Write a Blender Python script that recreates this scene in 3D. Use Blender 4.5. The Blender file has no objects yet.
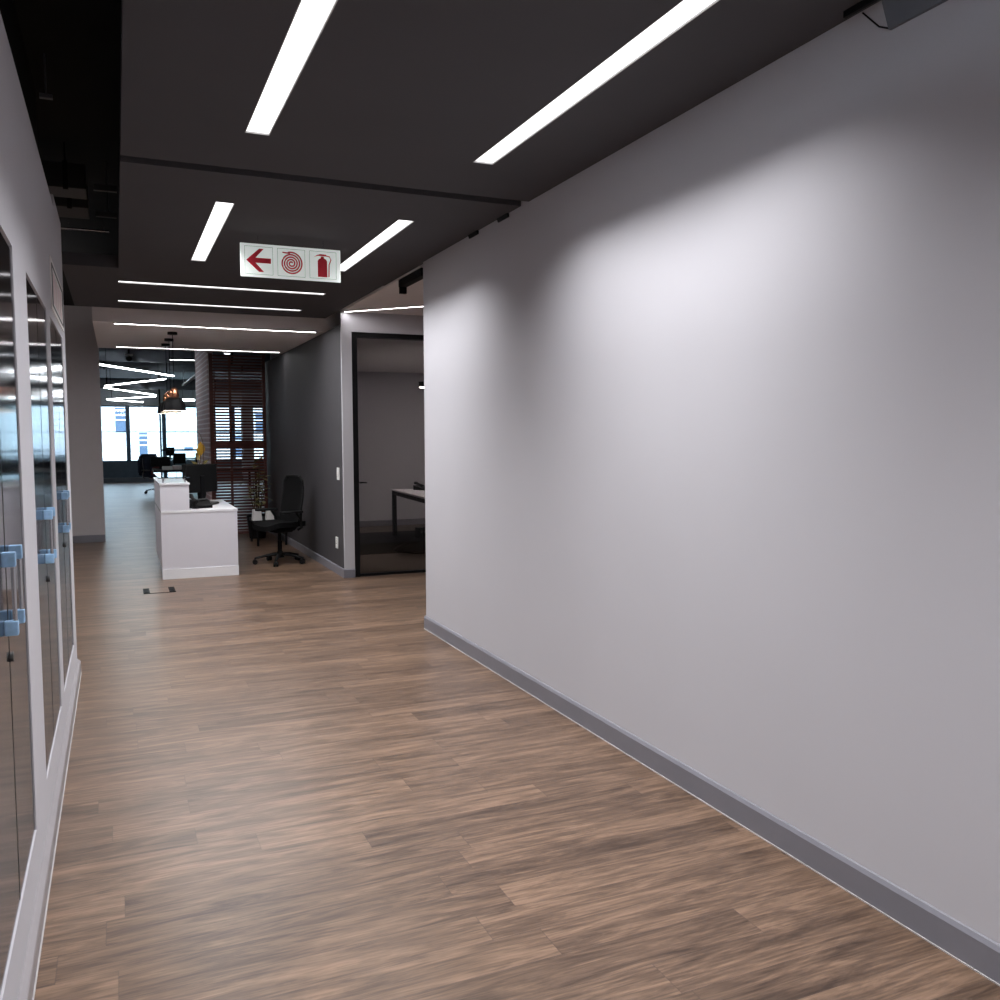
import bpy, bmesh, math, random
from mathutils import Vector, Matrix
random.seed(7)
sc = bpy.context.scene
COL = sc.collection
PI = math.pi

# ------------------------------------------------------------------ materials
def nodes_of(name):
    m = bpy.data.materials.new(name)
    m.use_nodes = True
    nt = m.node_tree
    return m, nt, nt.nodes['Principled BSDF']

def N(nt, t, **kw):
    n = nt.nodes.new(t)
    for k, v in kw.items():
        setattr(n, k, v)
    return n

def mat(name, col, rough=0.5, metal=0.0, vary=0.04, scale=6.0, bump=0.0, bscale=200.0, spec=0.5, coat=0.0, stretch=(1, 1, 1)):
    """paint / plastic / metal with a slight procedural mottling"""
    m, nt, b = nodes_of(name)
    L = nt.links.new
    tc = N(nt, 'ShaderNodeTexCoord')
    mp = N(nt, 'ShaderNodeMapping'); mp.inputs['Scale'].default_value = stretch
    L(tc.outputs['Object'], mp.inputs[0])
    nz = N(nt, 'ShaderNodeTexNoise'); nz.inputs['Scale'].default_value = scale; nz.inputs['Detail'].default_value = 4
    L(mp.outputs[0], nz.inputs['Vector'])
    cr = N(nt, 'ShaderNodeValToRGB')
    cr.color_ramp.elements[0].position = 0.3; cr.color_ramp.elements[1].position = 0.7
    cr.color_ramp.elements[0].color = tuple(max(0, c * (1 - vary)) for c in col) + (1,)
    cr.color_ramp.elements[1].color = tuple(min(1, c * (1 + vary)) for c in col) + (1,)
    L(nz.outputs['Fac'], cr.inputs[0]); L(cr.outputs[0], b.inputs['Base Color'])
    b.inputs['Roughness'].default_value = rough
    b.inputs['Metallic'].default_value = metal
    b.inputs['Specular IOR Level'].default_value = spec
    b.inputs['Coat Weight'].default_value = coat
    if bump:
        n2 = N(nt, 'ShaderNodeTexNoise'); n2.inputs['Scale'].default_value = bscale
        L(mp.outputs[0], n2.inputs['Vector'])
        bp = N(nt, 'ShaderNodeBump'); bp.inputs['Strength'].default_value = bump; bp.inputs['Distance'].default_value = 0.002
        L(n2.outputs['Fac'], bp.inputs['Height']); L(bp.outputs[0], b.inputs['Normal'])
    return m

def emis(name, col, strength):
    m, nt, b = nodes_of(name)
    b.inputs['Base Color'].default_value = (0.8, 0.8, 0.8, 1)
    b.inputs['Emission Color'].default_value = tuple(col) + (1,)
    b.inputs['Emission Strength'].default_value = strength
    return m

def glass(name, tint=(0.9, 0.95, 0.95), rough=0.02):
    m = bpy.data.materials.new(name); m.use_nodes = True
    nt = m.node_tree; nt.nodes.clear(); L = nt.links.new
    out = N(nt, 'ShaderNodeOutputMaterial'); mx = N(nt, 'ShaderNodeMixShader')
    tr = N(nt, 'ShaderNodeBsdfTransparent'); tr.inputs[0].default_value = tuple(tint) + (1,)
    gl = N(nt, 'ShaderNodeBsdfGlossy'); gl.inputs['Roughness'].default_value = rough
    fr = N(nt, 'ShaderNodeFresnel'); fr.inputs[0].default_value = 1.45
    L(fr.outputs[0], mx.inputs[0]); L(tr.outputs[0], mx.inputs[1]); L(gl.outputs[0], mx.inputs[2])
    L(mx.outputs[0], out.inputs[0])
    return m

def floor_mat():
    m, nt, b = nodes_of('oak_vinyl_plank')
    L = nt.links.new
    PW, PL = 0.152, 1.22
    tc = N(nt, 'ShaderNodeTexCoord')
    sp = N(nt, 'ShaderNodeSeparateXYZ'); L(tc.outputs['Object'], sp.inputs[0])
    def M(op, a, bb=None, c=None):
        n = N(nt, 'ShaderNodeMath', operation=op)
        for i, v in enumerate((a, bb, c)):
            if v is None: continue
            if isinstance(v, (int, float)): n.inputs[i].default_value = v
            else: L(v, n.inputs[i])
        return n.outputs[0]
    yr = M('DIVIDE', sp.outputs['Y'], PW)
    row = M('FLOOR', yr)
    wn = N(nt, 'ShaderNodeTexWhiteNoise', noise_dimensions='1D'); L(row, wn.inputs['W'])
    xs = M('ADD', M('DIVIDE', sp.outputs['X'], PL), M('MULTIPLY', wn.outputs['Value'], 7.31))
    colm = M('FLOOR', xs)
    cv = N(nt, 'ShaderNodeCombineXYZ'); L(row, cv.inputs[0]); L(colm, cv.inputs[1])
    pid = N(nt, 'ShaderNodeTexWhiteNoise', noise_dimensions='2D'); L(cv.outputs[0], pid.inputs['Vector'])
    # grain coordinates, shifted per plank
    gv = N(nt, 'ShaderNodeCombineXYZ')
    L(M('ADD', M('MULTIPLY', sp.outputs['X'], 1.5), M('MULTIPLY', pid.outputs['Value'], 37.0)), gv.inputs[0])
    L(M('ADD', M('MULTIPLY', sp.outputs['Y'], 12.0), M('MULTIPLY', pid.outputs['Value'], 91.0)), gv.inputs[1])
    g1 = N(nt, 'ShaderNodeTexNoise'); g1.inputs['Scale'].default_value = 1.5; g1.inputs['Detail'].default_value = 7; g1.inputs['Roughness'].default_value = 0.66; g1.inputs['Distortion'].default_value = 0.9
    L(gv.outputs[0], g1.inputs['Vector'])
    gv2 = N(nt, 'ShaderNodeCombineXYZ')
    L(M('ADD', M('MULTIPLY', sp.outputs['X'], 7.0), M('MULTIPLY', pid.outputs['Value'], 53.0)), gv2.inputs[0])
    L(M('ADD', M('MULTIPLY', sp.outputs['Y'], 110.0), M('MULTIPLY', pid.outputs['Value'], 19.0)), gv2.inputs[1])
    g2 = N(nt, 'ShaderNodeTexNoise'); g2.inputs['Scale'].default_value = 1.0; g2.inputs['Detail'].default_value = 4
    L(gv2.outputs[0], g2.inputs['Vector'])
    mix = M('ADD', M('ADD', M('MULTIPLY', g1.outputs['Fac'], 0.70), M('MULTIPLY', g2.outputs['Fac'], 0.34)),
            M('MULTIPLY', pid.outputs['Value'], 0.10))
    cr = N(nt, 'ShaderNodeValToRGB')
    e = cr.color_ramp.elements
    e[0].position = 0.40; e[0].color = (0.0422, 0.0243, 0.0160, 1)
    e[1].position = 0.72; e[1].color = (0.2278, 0.1445, 0.0959, 1)
    k = e.new(0.50); k.color = (0.0843, 0.0518, 0.0343, 1)
    k = e.new(0.60); k.color = (0.1387, 0.0869, 0.0571, 1)
    L(mix, cr.inputs[0])
    # knots and dark streaks
    kv = N(nt, 'ShaderNodeCombineXYZ')
    L(M('ADD', M('MULTIPLY', sp.outputs['X'], 2.6), M('MULTIPLY', pid.outputs['Value'], 17.0)), kv.inputs[0])
    L(M('ADD', M('MULTIPLY', sp.outputs['Y'], 14.0), M('MULTIPLY', pid.outputs['Value'], 29.0)), kv.inputs[1])
    kn = N(nt, 'ShaderNodeTexNoise'); kn.inputs['Scale'].default_value = 1.0; kn.inputs['Detail'].default_value = 3
    L(kv.outputs[0], kn.inputs['Vector'])
    kr = N(nt, 'ShaderNodeMapRange'); kr.inputs['From Min'].default_value = 0.64; kr.inputs['From Max'].default_value = 0.76
    kr.inputs['To Max'].default_value = 0.55
    L(kn.outputs['Fac'], kr.inputs['Value'])
    mk = N(nt, 'ShaderNodeMix', data_type='RGBA'); L(kr.outputs[0], mk.inputs['Factor'])
    L(cr.outputs[0], mk.inputs['A']); mk.inputs['B'].default_value = (0.036, 0.023, 0.019, 1)
    # joints
    fy = M('FRACT', yr); fx = M('FRACT', xs)
    jy = M('LESS_THAN', M('ABSOLUTE', M('SUBTRACT', fy, 0.5)), 0.488)
    jx = M('LESS_THAN', M('ABSOLUTE', M('SUBTRACT', fx, 0.5)), 0.4985)
    j = M('MULTIPLY', jy, jx)
    mj = N(nt, 'ShaderNodeMix', data_type='RGBA'); L(M('MULTIPLY_ADD', j, 0.35, 0.65), mj.inputs['Factor'])
    mj.inputs['A'].default_value = (0.05, 0.035, 0.03, 1); L(mk.outputs['Result'], mj.inputs['B'])
    L(mj.outputs['Result'], b.inputs['Base Color'])
    rr = N(nt, 'ShaderNodeMapRange'); rr.inputs['To Min'].default_value = 0.27; rr.inputs['To Max'].default_value = 0.42
    L(g2.outputs['Fac'], rr.inputs['Value']); L(rr.outputs[0], b.inputs['Roughness'])
    bp = N(nt, 'ShaderNodeBump'); bp.inputs['Strength'].default_value = 0.16; bp.inputs['Distance'].default_value = 0.002
    L(M('ADD', M('MULTIPLY', g2.outputs['Fac'], 0.5), j), bp.inputs['Height']); L(bp.outputs[0], b.inputs['Normal'])
    b.inputs['Specular IOR Level'].default_value = 0.45
    return m

def brick_mat(name, c1, c2, mortar, bw, rh, msize, rough=0.8, axes='YZ'):
    m, nt, b = nodes_of(name); L = nt.links.new
    tc = N(nt, 'ShaderNodeTexCoord'); sp = N(nt, 'ShaderNodeSeparateXYZ'); L(tc.outputs['Object'], sp.inputs[0])
    cv = N(nt, 'ShaderNodeCombineXYZ'); L(sp.outputs[axes[0]], cv.inputs[0]); L(sp.outputs[axes[1]], cv.inputs[1])
    br = N(nt, 'ShaderNodeTexBrick'); L(cv.outputs[0], br.inputs['Vector'])
    br.inputs['Color1'].default_value = c1 + (1,); br.inputs['Color2'].default_value = c2 + (1,); br.inputs['Mortar'].default_value = mortar + (1,)
    br.inputs['Scale'].default_value = 1; br.inputs['Brick Width'].default_value = bw; br.inputs['Row Height'].default_value = rh
    br.inputs['Mortar Size'].default_value = msize
    L(br.outputs['Color'], b.inputs['Base Color']); b.inputs['Roughness'].default_value = rough
    bp = N(nt, 'ShaderNodeBump'); bp.inputs['Strength'].default_value = 0.5; bp.inputs['Distance'].default_value = 0.01; bp.invert = True
    L(br.outputs['Fac'], bp.inputs['Height']); L(bp.outputs[0], b.inputs['Normal'])
    return m

def steel_mat():
    m = bpy.data.materials.new('brushed_steel'); m.use_nodes = True
    nt = m.node_tree; nt.nodes.clear(); L = nt.links.new
    out = N(nt, 'ShaderNodeOutputMaterial'); g = N(nt, 'ShaderNodeBsdfGlossy'); L(g.outputs[0], out.inputs[0])
    tc = N(nt, 'ShaderNodeTexCoord'); mp = N(nt, 'ShaderNodeMapping'); mp.inputs['Scale'].default_value = (1, 220, 1.2)
    L(tc.outputs['Object'], mp.inputs[0])
    nz = N(nt, 'ShaderNodeTexNoise'); nz.inputs['Scale'].default_value = 1; nz.inputs['Detail'].default_value = 2
    L(mp.outputs[0], nz.inputs['Vector'])
    rr = N(nt, 'ShaderNodeMapRange'); rr.inputs['To Min'].default_value = 0.05; rr.inputs['To Max'].default_value = 0.14
    L(nz.outputs['Fac'], rr.inputs['Value']); L(rr.outputs[0], g.inputs['Roughness'])
    cr = N(nt, 'ShaderNodeValToRGB'); cr.color_ramp.elements[0].color = (0.43, 0.43, 0.45, 1); cr.color_ramp.elements[1].color = (0.53, 0.525, 0.54, 1)
    L(nz.outputs['Fac'], cr.inputs[0]); L(cr.outputs[0], g.inputs[0])
    return m

M_ = {}
M_['floor'] = floor_mat()
M_['wall'] = mat('white_wall_paint', (0.50, 0.492, 0.525), 0.75, vary=0.015, scale=1.5, bump=0.08, bscale=350, spec=0.3)
M_['grey_paint'] = mat('grey_skirting_paint', (0.185, 0.183, 0.210), 0.42, vary=0.03)
M_['lit_skirting'] = mat('grey_skirting_lit_paint', (0.28, 0.262, 0.273), 0.4, vary=0.03)  # grey skirting paint, lightened for the light falling on the left side
M_['caulk'] = mat('caulk', (0.40, 0.385, 0.385), 0.6)
M_['dark_wall'] = mat('charcoal_wall_paint', (0.056, 0.053, 0.058), 0.6, vary=0.04, bump=0.05, spec=0.3)
M_['raft'] = mat('charcoal_ceiling_paint', (0.072, 0.070, 0.076), 0.75, vary=0.03, scale=2, spec=0.2)
M_['void'] = mat('black_void_paint', (0.012, 0.012, 0.012), 0.85, spec=0.1)
M_['duct_dark'] = mat('dark_duct_paint', (0.014, 0.014, 0.015), 0.6)
M_['void_far'] = mat('slate_soffit_paint', (0.065, 0.078, 0.098), 0.8, vary=0.15, scale=1.5)
M_['slate'] = mat('slate_duct_paint', (0.11, 0.125, 0.15), 0.6, vary=0.1)
M_['bulk_grey'] = mat('pale_slate_paint', (0.58, 0.62, 0.67), 0.7)
M_['white_ceiling'] = mat('white_ceiling_paint', (0.76, 0.72, 0.72), 0.8, vary=0.02, spec=0.2)
M_['grey_wall'] = mat('warm_grey_wall_paint', (0.48, 0.45, 0.46), 0.75, vary=0.02, spec=0.3)
M_['steel'] = steel_mat()
M_['bar_steel'] = mat('satin_steel', (0.6, 0.6, 0.62), 0.25, 1.0, vary=0.05)
M_['blue_film'] = mat('blue_plastic_film', (0.30, 0.50, 0.74), 0.35, vary=0.15, scale=40)
M_['black'] = mat('black_metal', (0.007, 0.007, 0.008), 0.5, vary=0.1, spec=0.12)
M_['black_plastic'] = mat('black_plastic', (0.009, 0.009, 0.0095), 0.55, vary=0.1, bump=0.1, spec=0.12)
M_['black_fabric'] = mat('black_mesh_fabric', (0.006, 0.006, 0.0065), 0.9, vary=0.3, scale=300, bump=0.3, spec=0.1)
M_['dark_grey'] = mat('dark_grey_plastic', (0.07, 0.07, 0.072), 0.45)
M_['laminate'] = mat('white_laminate', (0.68, 0.665, 0.72), 0.35, vary=0.01)
M_['laminate_bright'] = mat('bright_white_laminate', (0.80, 0.80, 0.83), 0.25, vary=0.01)
M_['paper'] = mat('white_paper', (0.78, 0.76, 0.75), 0.7)
M_['pink'] = mat('pink_print', (0.74, 0.62, 0.62), 0.7)
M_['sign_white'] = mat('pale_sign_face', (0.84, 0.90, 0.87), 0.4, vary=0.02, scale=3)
_b = M_['sign_white'].node_tree.nodes['Principled BSDF']   # weak emission added so the sign face stays evenly bright
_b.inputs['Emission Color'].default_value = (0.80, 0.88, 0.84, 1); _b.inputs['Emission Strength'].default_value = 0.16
M_['sign_red'] = mat('sign_red', (0.80, 0.03, 0.06), 0.45)
M_['sign_line'] = mat('sign_grey_line', (0.25, 0.29, 0.27), 0.5)
M_['slat'] = mat('red_brown_wood', (0.090, 0.022, 0.016), 0.45, vary=0.35, scale=8, stretch=(0.6, 8, 8))
M_['copper'] = mat('copper', (0.75, 0.32, 0.18), 0.25, 1.0)
M_['white_enamel'] = mat('white_enamel', (0.8, 0.8, 0.78), 0.35)
M_['carpet'] = mat('dark_brown_carpet', (0.12, 0.10, 0.088), 0.95, vary=0.25, scale=60, bump=0.4, spec=0.1)
M_['dark_sheet'] = mat('black_floor_sheet', (0.012, 0.012, 0.012), 0.95, vary=0.2, scale=80, spec=0.1)
M_['navy_frame'] = mat('navy_window_frame', (0.05, 0.09, 0.15), 0.5)
M_['navy_sill'] = mat('slate_blue_sill', (0.07, 0.10, 0.135), 0.6, vary=0.1)
M_['leaf'] = mat('olive_leaf', (0.16, 0.13, 0.035), 0.5, vary=0.4, scale=20)
M_['stem'] = mat('brown_stem', (0.07, 0.045, 0.025), 0.7)
M_['yellow'] = mat('mustard_fabric', (0.45, 0.25, 0.02), 0.8, vary=0.15, scale=20)
M_['navy_cloth'] = mat('navy_cloth', (0.012, 0.016, 0.035), 0.9, vary=0.3, scale=15)
M_['maroon_cloth'] = mat('maroon_cloth', (0.10, 0.02, 0.022), 0.9, vary=0.3, scale=15)
M_['ext_pane'] = mat('blue_grey_window', (0.035, 0.065, 0.12), 0.4)
M_['ext_wall'] = brick_mat('pale_cladding', (0.52, 0.55, 0.58), (0.56, 0.58, 0.60), (0.26, 0.30, 0.37), 0.62, 0.32, 0.02, axes='XZ')
M_['brick'] = brick_mat('painted_brick', (0.52, 0.37, 0.38), (0.42, 0.33, 0.38), (0.68, 0.63, 0.68), 0.23, 0.078, 0.011, axes='YZ')
M_['asphalt'] = mat('pale_paving', (0.5, 0.5, 0.52), 0.9)
M_['glass'] = glass('clear_glass')
M_['door_glass'] = glass('smoked_glass', (0.74, 0.71, 0.70))
M_['led'] = emis('led_diffuser', (1.0, 0.985, 1.0), 0.8)
M_['led_far'] = emis('far_led_diffuser', (0.92, 0.98, 1.0), 12.0)
M_['led_thin'] = emis('thin_led_diffuser', (1.0, 0.965, 0.97), 9.0)
M_['fill_lobby'] = emis('lobby_fill_diffuser', (1.0, 0.98, 1.0), 16.0)
M_['fill_office'] = emis('office_fill_diffuser', (1.0, 0.96, 0.93), 15.0)
M_['trough'] = mat('white_trough', (0.42, 0.42, 0.42), 0.6)
M_['bulb'] = emis('warm_bulb', (1.0, 0.86, 0.68), 10.0)
M_['lamp_white'] = emis('office_lamp', (1.0, 0.95, 0.9), 6.0)
M_['spot_white'] = emis('spot_glow', (0.9, 0.95, 1.0), 2.0)
M_['screen_off'] = mat('dark_screen', (0.01, 0.01, 0.012), 0.12)

# ------------------------------------------------------------------ mesh helpers
class MB:
    def __init__(s): s.bm = bmesh.new()
    def box(s, x0, x1, y0, y1, z0, z1, bev=0.0, mat4=None):
        r = bmesh.ops.create_cube(s.bm, size=1)
        vs = r['verts']
        bmesh.ops.scale(s.bm, verts=vs, vec=(abs(x1 - x0), abs(y1 - y0), abs(z1 - z0)))
        bmesh.ops.translate(s.bm, verts=vs, vec=((x0 + x1) / 2, (y0 + y1) / 2, (z0 + z1) / 2))
        if bev:
            es = list({e for v in vs for e in v.link_edges})
            rb = bmesh.ops.bevel(s.bm, geom=es, offset=bev, segments=2, affect='EDGES', profile=0.6)
            vs = list({v for f in rb['faces'] for v in f.verts} | {v for v in vs if v.is_valid})
        if mat4 is not None: bmesh.ops.transform(s.bm, matrix=mat4, verts=[v for v in vs if v.is_valid])
        return s
    def cyl(s, a, b, r, r2=None, seg=20, caps=True):
        a, b = Vector(a), Vector(b); d = b - a
        q = Vector((0, 0, 1)).rotation_difference(d.normalized())
        bmesh.ops.create_cone(s.bm, cap_ends=caps, segments=seg, radius1=r, radius2=r if r2 is None else r2, depth=d.length,
                              matrix=Matrix.Translation((a + b) / 2) @ q.to_matrix().to_4x4())
        return s
    def tube(s, pts, r, seg=10, flat=1.0):
        pts = [Vector(p) for p in pts]; rings = []
        for i, p in enumerate(pts):
            t = (pts[min(i + 1, len(pts) - 1)] - pts[max(i - 1, 0)]).normalized()
            up = Vector((0, 0, 1)) if abs(t.z) < 0.9 else Vector((0, 1, 0))
            u = t.cross(up).normalized(); v = u.cross(t).normalized()
            rr = r[i] if isinstance(r, (list, tuple)) else r
            rings.append([s.bm.verts.new(p + u * math.cos(k / seg * 2 * PI) * rr + v * math.sin(k / seg * 2 * PI) * rr * flat) for k in range(seg)])
        for a, b in zip(rings, rings[1:]):
            for k in range(seg): s.bm.faces.new((a[k], a[(k + 1) % seg], b[(k + 1) % seg], b[k]))
        s.bm.faces.new(rings[0][::-1]); s.bm.faces.new(rings[-1])
        return s
    def lathe(s, prof, seg=36, c=(0, 0, 0)):
        rings = []
        for r, z in prof:
            rings.append([s.bm.verts.new((c[0] + r * math.cos(k / seg * 2 * PI), c[1] + r * math.sin(k / seg * 2 * PI), c[2] + z)) for k in range(seg)])
        for a, b in zip(rings, rings[1:]):
            for k in range(seg): s.bm.faces.new((a[k], a[(k + 1) % seg], b[(k + 1) % seg], b[k]))
        return s
    def poly(s, pts, vec):
        """closed outline (3d points) extruded along vec"""
        a = [s.bm.verts.new(p) for p in pts]; v = Vector(vec)
        b = [s.bm.verts.new(Vector(p) + v) for p in pts]; n = len(a)
        s.bm.faces.new(a[::-1]); s.bm.faces.new(b)
        for k in range(n): s.bm.faces.new((a[k], a[(k + 1) % n], b[(k + 1) % n], b[k]))
        return s
    def slab(s, fn, nu, nv, th):
        """curved sheet fn(u,v)->(point, normal) with thickness th"""
        F, B = [], []
        for i in range(nu + 1):
            fr, br = [], []
            for j in range(nv + 1):
                p, n = fn(i / nu, j / nv); p, n = Vector(p), Vector(n).normalized()
                fr.append(s.bm.verts.new(p + n * th / 2)); br.append(s.bm.verts.new(p - n * th / 2))
            F.append(fr); B.append(br)
        for i in range(nu):
            for j in range(nv):
                s.bm.faces.new((F[i][j], F[i + 1][j], F[i + 1][j + 1], F[i][j + 1]))
                s.bm.faces.new((B[i][j], B[i][j + 1], B[i + 1][j + 1], B[i + 1][j]))
        for i in range(nu):
            s.bm.faces.new((F[i][0], B[i][0], B[i + 1][0], F[i + 1][0])); s.bm.faces.new((F[i][nv], F[i + 1][nv], B[i + 1][nv], B[i][nv]))
        for j in range(nv):
            s.bm.faces.new((F[0][j], F[0][j + 1], B[0][j + 1], B[0][j])); s.bm.faces.new((F[nu][j], B[nu][j], B[nu][j + 1], F[nu][j + 1]))
        return s
    def build(s, name, m, parent=None, smooth=False, loc=(0, 0, 0), rz=0.0):
        bmesh.ops.recalc_face_normals(s.bm, faces=s.bm.faces[:])
        me = bpy.data.meshes.new(name); s.bm.to_mesh(me); s.bm.free()
        me.materials.append(m if not isinstance(m, str) else M_[m])
        if smooth:
            for p in me.polygons: p.use_smooth = True
            me.set_sharp_from_angle(angle=math.radians(40))
        o = bpy.data.objects.new(name, me); COL.objects.link(o)
        o.location = loc; o.rotation_euler = (0, 0, rz)
        if parent is not None: o.parent = parent
        return o

def B(x0, x1, y0, y1, z0, z1, bev=0.0): return MB().box(x0, x1, y0, y1, z0, z1, bev)

def thing(name, label, cat, loc=(0, 0, 0), rz=0.0, group=None):
    o = bpy.data.objects.new(name, None); COL.objects.link(o)
    o.location = loc; o.rotation_euler = (0, 0, rz); o.empty_display_size = 0.1
    return tag(o, label, cat, group)

def tag(o, label, cat, group=None):
    o['label'] = label; o['category'] = cat
    if group: o['group'] = group
    return o

def struct(o):
    o['kind'] = 'structure'; return o

def copy_tree(o, parent=None, loc=None, label=None, rz=None):
    c = o.copy(); COL.objects.link(c)
    if parent is not None: c.parent = parent
    if loc is not None: c.location = loc
    if rz is not None: c.rotation_euler = (0, 0, rz)
    if label: c['label'] = label
    for ch in [x for x in list(bpy.data.objects) if x.parent == o]: copy_tree(ch, c)
    return c

# ------------------------------------------------------------------ the camera
def _n(v): return Vector(v).normalized()
F = 880.0
d1 = _n(((116 - 500) / F, (437.5 - 500) / F, 1.0))
up = d1.cross(Vector((1, -0.0031, 0))).normalized()
if up.y > 0: up = -up
rt = up.cross(d1).normalized()
if rt.x < 0: rt = -rt
HC = 1.57
cam = bpy.data.cameras.new('camera'); co = bpy.data.objects.new('camera', cam); COL.objects.link(co)
row = (rt, d1, up)
cx = Vector([r.x for r in row]); cy = -Vector([r.y for r in row]); cz = -Vector([r.z for r in row])
mw = Matrix((( cx.x, cy.x, cz.x, 0), (cx.y, cy.y, cz.y, 0), (cx.z, cy.z, cz.z, HC), (0, 0, 0, 1)))
co.matrix_world = mw
cam.sensor_width = 36; cam.lens = 36 * F / 1000; cam.clip_start = 0.05; cam.clip_end = 300
sc.camera = co

# ------------------------------------------------------------------ the setting
ZR = 2.95           # underside of the dark ceiling rafts
XL, XR = -0.285, 2.28
struct(B(-5.2, 9.2, -2.6, 34.2, -0.12, 0.0).build('floor', 'floor'))
struct(B(-5.2, 9.2, -2.6, 14.6, 3.5, 3.65).build('ceiling', 'void'))
struct(B(-5.2, 9.2, 14.6, 34.2, 3.5, 3.65).build('ceiling', 'void_far'))
# dark suspended rafts, split by shadow seams, with slots for the recessed lights
LX = ((0.580, 0.690), (1.695, 1.805)); REC = 0.008
def raft(rects, holes):
    xs = sorted({v for q in rects + holes for v in q[:2]}); ys = sorted({v for q in rects + holes for v in q[2:]})
    mb = MB()
    for x0, x1 in zip(xs, xs[1:]):
        for y0, y1 in zip(ys, ys[1:]):
            cx_, cy_ = (x0 + x1) / 2, (y0 + y1) / 2
            inn = lambda q: q[0] < cx_ < q[1] and q[2] < cy_ < q[3]
            if any(map(inn, rects)) and not any(map(inn, holes)): mb.box(x0, x1, y0, y1, ZR, ZR + 0.1)
    return struct(mb.build('ceiling', 'raft'))
raft([(0.063, 2.277, -2.2, 1.635)], [(*x, -0.81, 1.07) for x in LX])
raft([(0.063, 2.277, 1.745, 4.795)], [(*x, 2.35, 4.23) for x in LX])
raft([(0.063, 2.277, 4.905, 6.76), (0.063, 2.300, 6.76, 7.93), (-0.355, 2.285, 7.93, 10.36)], [(*x, 5.51, 7.39) for x in LX] + [(0.06, 1.905, 8.58, 8.685), (0.06, 1.905, 9.78, 9.885)])
struct(B(0.063, 2.277, 4.795, 4.905, ZR + 0.06, ZR + 0.1).build('trim_1', 'void'))
struct(B(0.063, 2.277, 1.635, 1.745, ZR + 0.06, ZR + 0.1).build('trim_6', 'void'))
# pale lowered bulkhead ceiling over the reception
struct(B(-0.19, 2.62, 10.362, 13.4, 2.80, 3.45).build('ceiling', 'white_ceiling'))
# side passage ceiling
struct(B(2.302, 6.0, 6.9, 9.6, 2.935, 3.03).build('ceiling', 'white_ceiling'))
# right wall
struct(B(XR, 2.43, -2.5, 6.76, 0, 3.5).build('wall_right', 'wall'))
def skirting(name, pts, vec, m='grey_paint'): return struct(MB().poly(pts, vec).build(name, m))
skirting('baseboard_right', [(2.28, -2.5, 0), (2.266, -2.5, 0), (2.266, -2.5, 0.094), (2.274, -2.5, 0.108), (2.28, -2.5, 0.111)], (0, 9.275, 0))
struct(B(2.262, 2.266, -2.5, 6.77, 0, 0.004).build('trim_2', 'caulk'))
# left wall: a closet wall holding three steel cabinets in openings
CAB = ((2.24, 3.24), (3.71, 4.73), (4.97, 6.10))
mb = MB()
edges = [-2.5] + [v for c in CAB for v in c] + [6.45]
for a, b in zip(edges[0::2], edges[1::2]): mb.box(-0.95, XL, a, b, 0.0, 2.88)
for a, b in CAB: mb.box(-0.95, XL, a, b, 0.0, 0.262); mb.box(-0.95, XL, a, b, 2.18, 2.88); mb.box(-0.95, -0.83, a, b, 0.262, 2.18)
mb.box(-0.95, XL, 5.70, 6.45, 2.88, 2.95)
struct(mb.build('wall_left', 'wall'))
skirting('baseboard_left', [(-0.285, -2.5, 0), (-0.264, -2.5, 0), (-0.264, -2.5, 0.072), (-0.268, -2.5, 0.078), (-0.285, -2.5, 0.092)], (0, 8.955, 0), 'lit_skirting')
struct(B(-0.264, -0.260, -2.5, 6.43, 0, 0.004).build('trim_3', 'caulk'))
struct(B(-0.93, -0.35, 2.0, 5.68, 2.885, 3.48).build('trim_4', 'void'))
# behind the camera and outer walls
struct(B(-0.95, 2.43, -2.6, -2.5, 0, 3.5).build('wall_back', 'grey_wall'))
struct(B(-3.1, -3.0, 5.0, 14.6, 0, 3.5).build('wall_lobby', 'grey_wall'))
struct(B(-3.0, -0.95, 4.9, 5.0, 0, 3.5).build('wall_closet', 'grey_wall'))
struct(B(5.9, 6.0, 6.76, 9.6, 0, 3.5).build('wall_passage', 'grey_wall'))
struct(B(2.43, 6.0, 6.66, 6.76, 0, 3.5).build('wall_passage_near', 'wall'))
# grey wall facing us at the left, beyond the closet wall
struct(B(-5.0, -0.195, 14.5, 14.65, 0, 3.5).build('wall_lobby_end', 'grey_wall'))
skirting('baseboard_lobby', [(-3.0, 14.5, 0), (-3.0, 14.486, 0), (-3.0, 14.486, 0.1), (-3.0, 14.5, 0.11)], (2.805, 0, 0))
# office with a glass door: front wall, dark side wall, inside walls
mb = MB()
mb.box(2.29, 2.405, 9.60, 9.63, 0, 3.5); mb.box(2.405, 3.95, 9.60, 9.72, 2.722, 3.5); mb.box(3.95, 6.0, 9.60, 9.72, 0, 3.5); mb.box(2.39, 2.405, 9.63, 9.72, 0, 2.722)
struct(mb.build('wall_office_front', 'wall'))
struct(B(2.29, 2.39, 9.63, 15.0, 0, 2.795).build('wall_office_side', 'dark_wall'))
struct(B(2.39, 6.0, 14.95, 15.05, 0, 3.5).build('wall_office_back', 'wall'))
struct(B(6.0, 6.1, 9.60, 15.05, 0, 3.5).build('wall_office_right', 'wall'))
struct(B(2.39, 6.0, 9.72, 14.95, 2.69, 2.78).build('ceiling', 'white_ceiling'))
struct(B(2.392, 5.998, 9.73, 14.935, 0.0, 0.008).build('floor_carpet', 'carpet'))
skirting('baseboard_office_side', [(2.29, 9.59, 0), (2.277, 9.59, 0), (2.277, 9.59, 0.09), (2.284, 9.59, 0.1), (2.29, 9.59, 0.1)], (0, 5.2, 0))
skirting('baseboard_office_front', [(2.277, 9.60, 0), (2.277, 9.587, 0), (2.277, 9.587, 0.09), (2.277, 9.60, 0.1)], (0.128, 0, 0))
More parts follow.
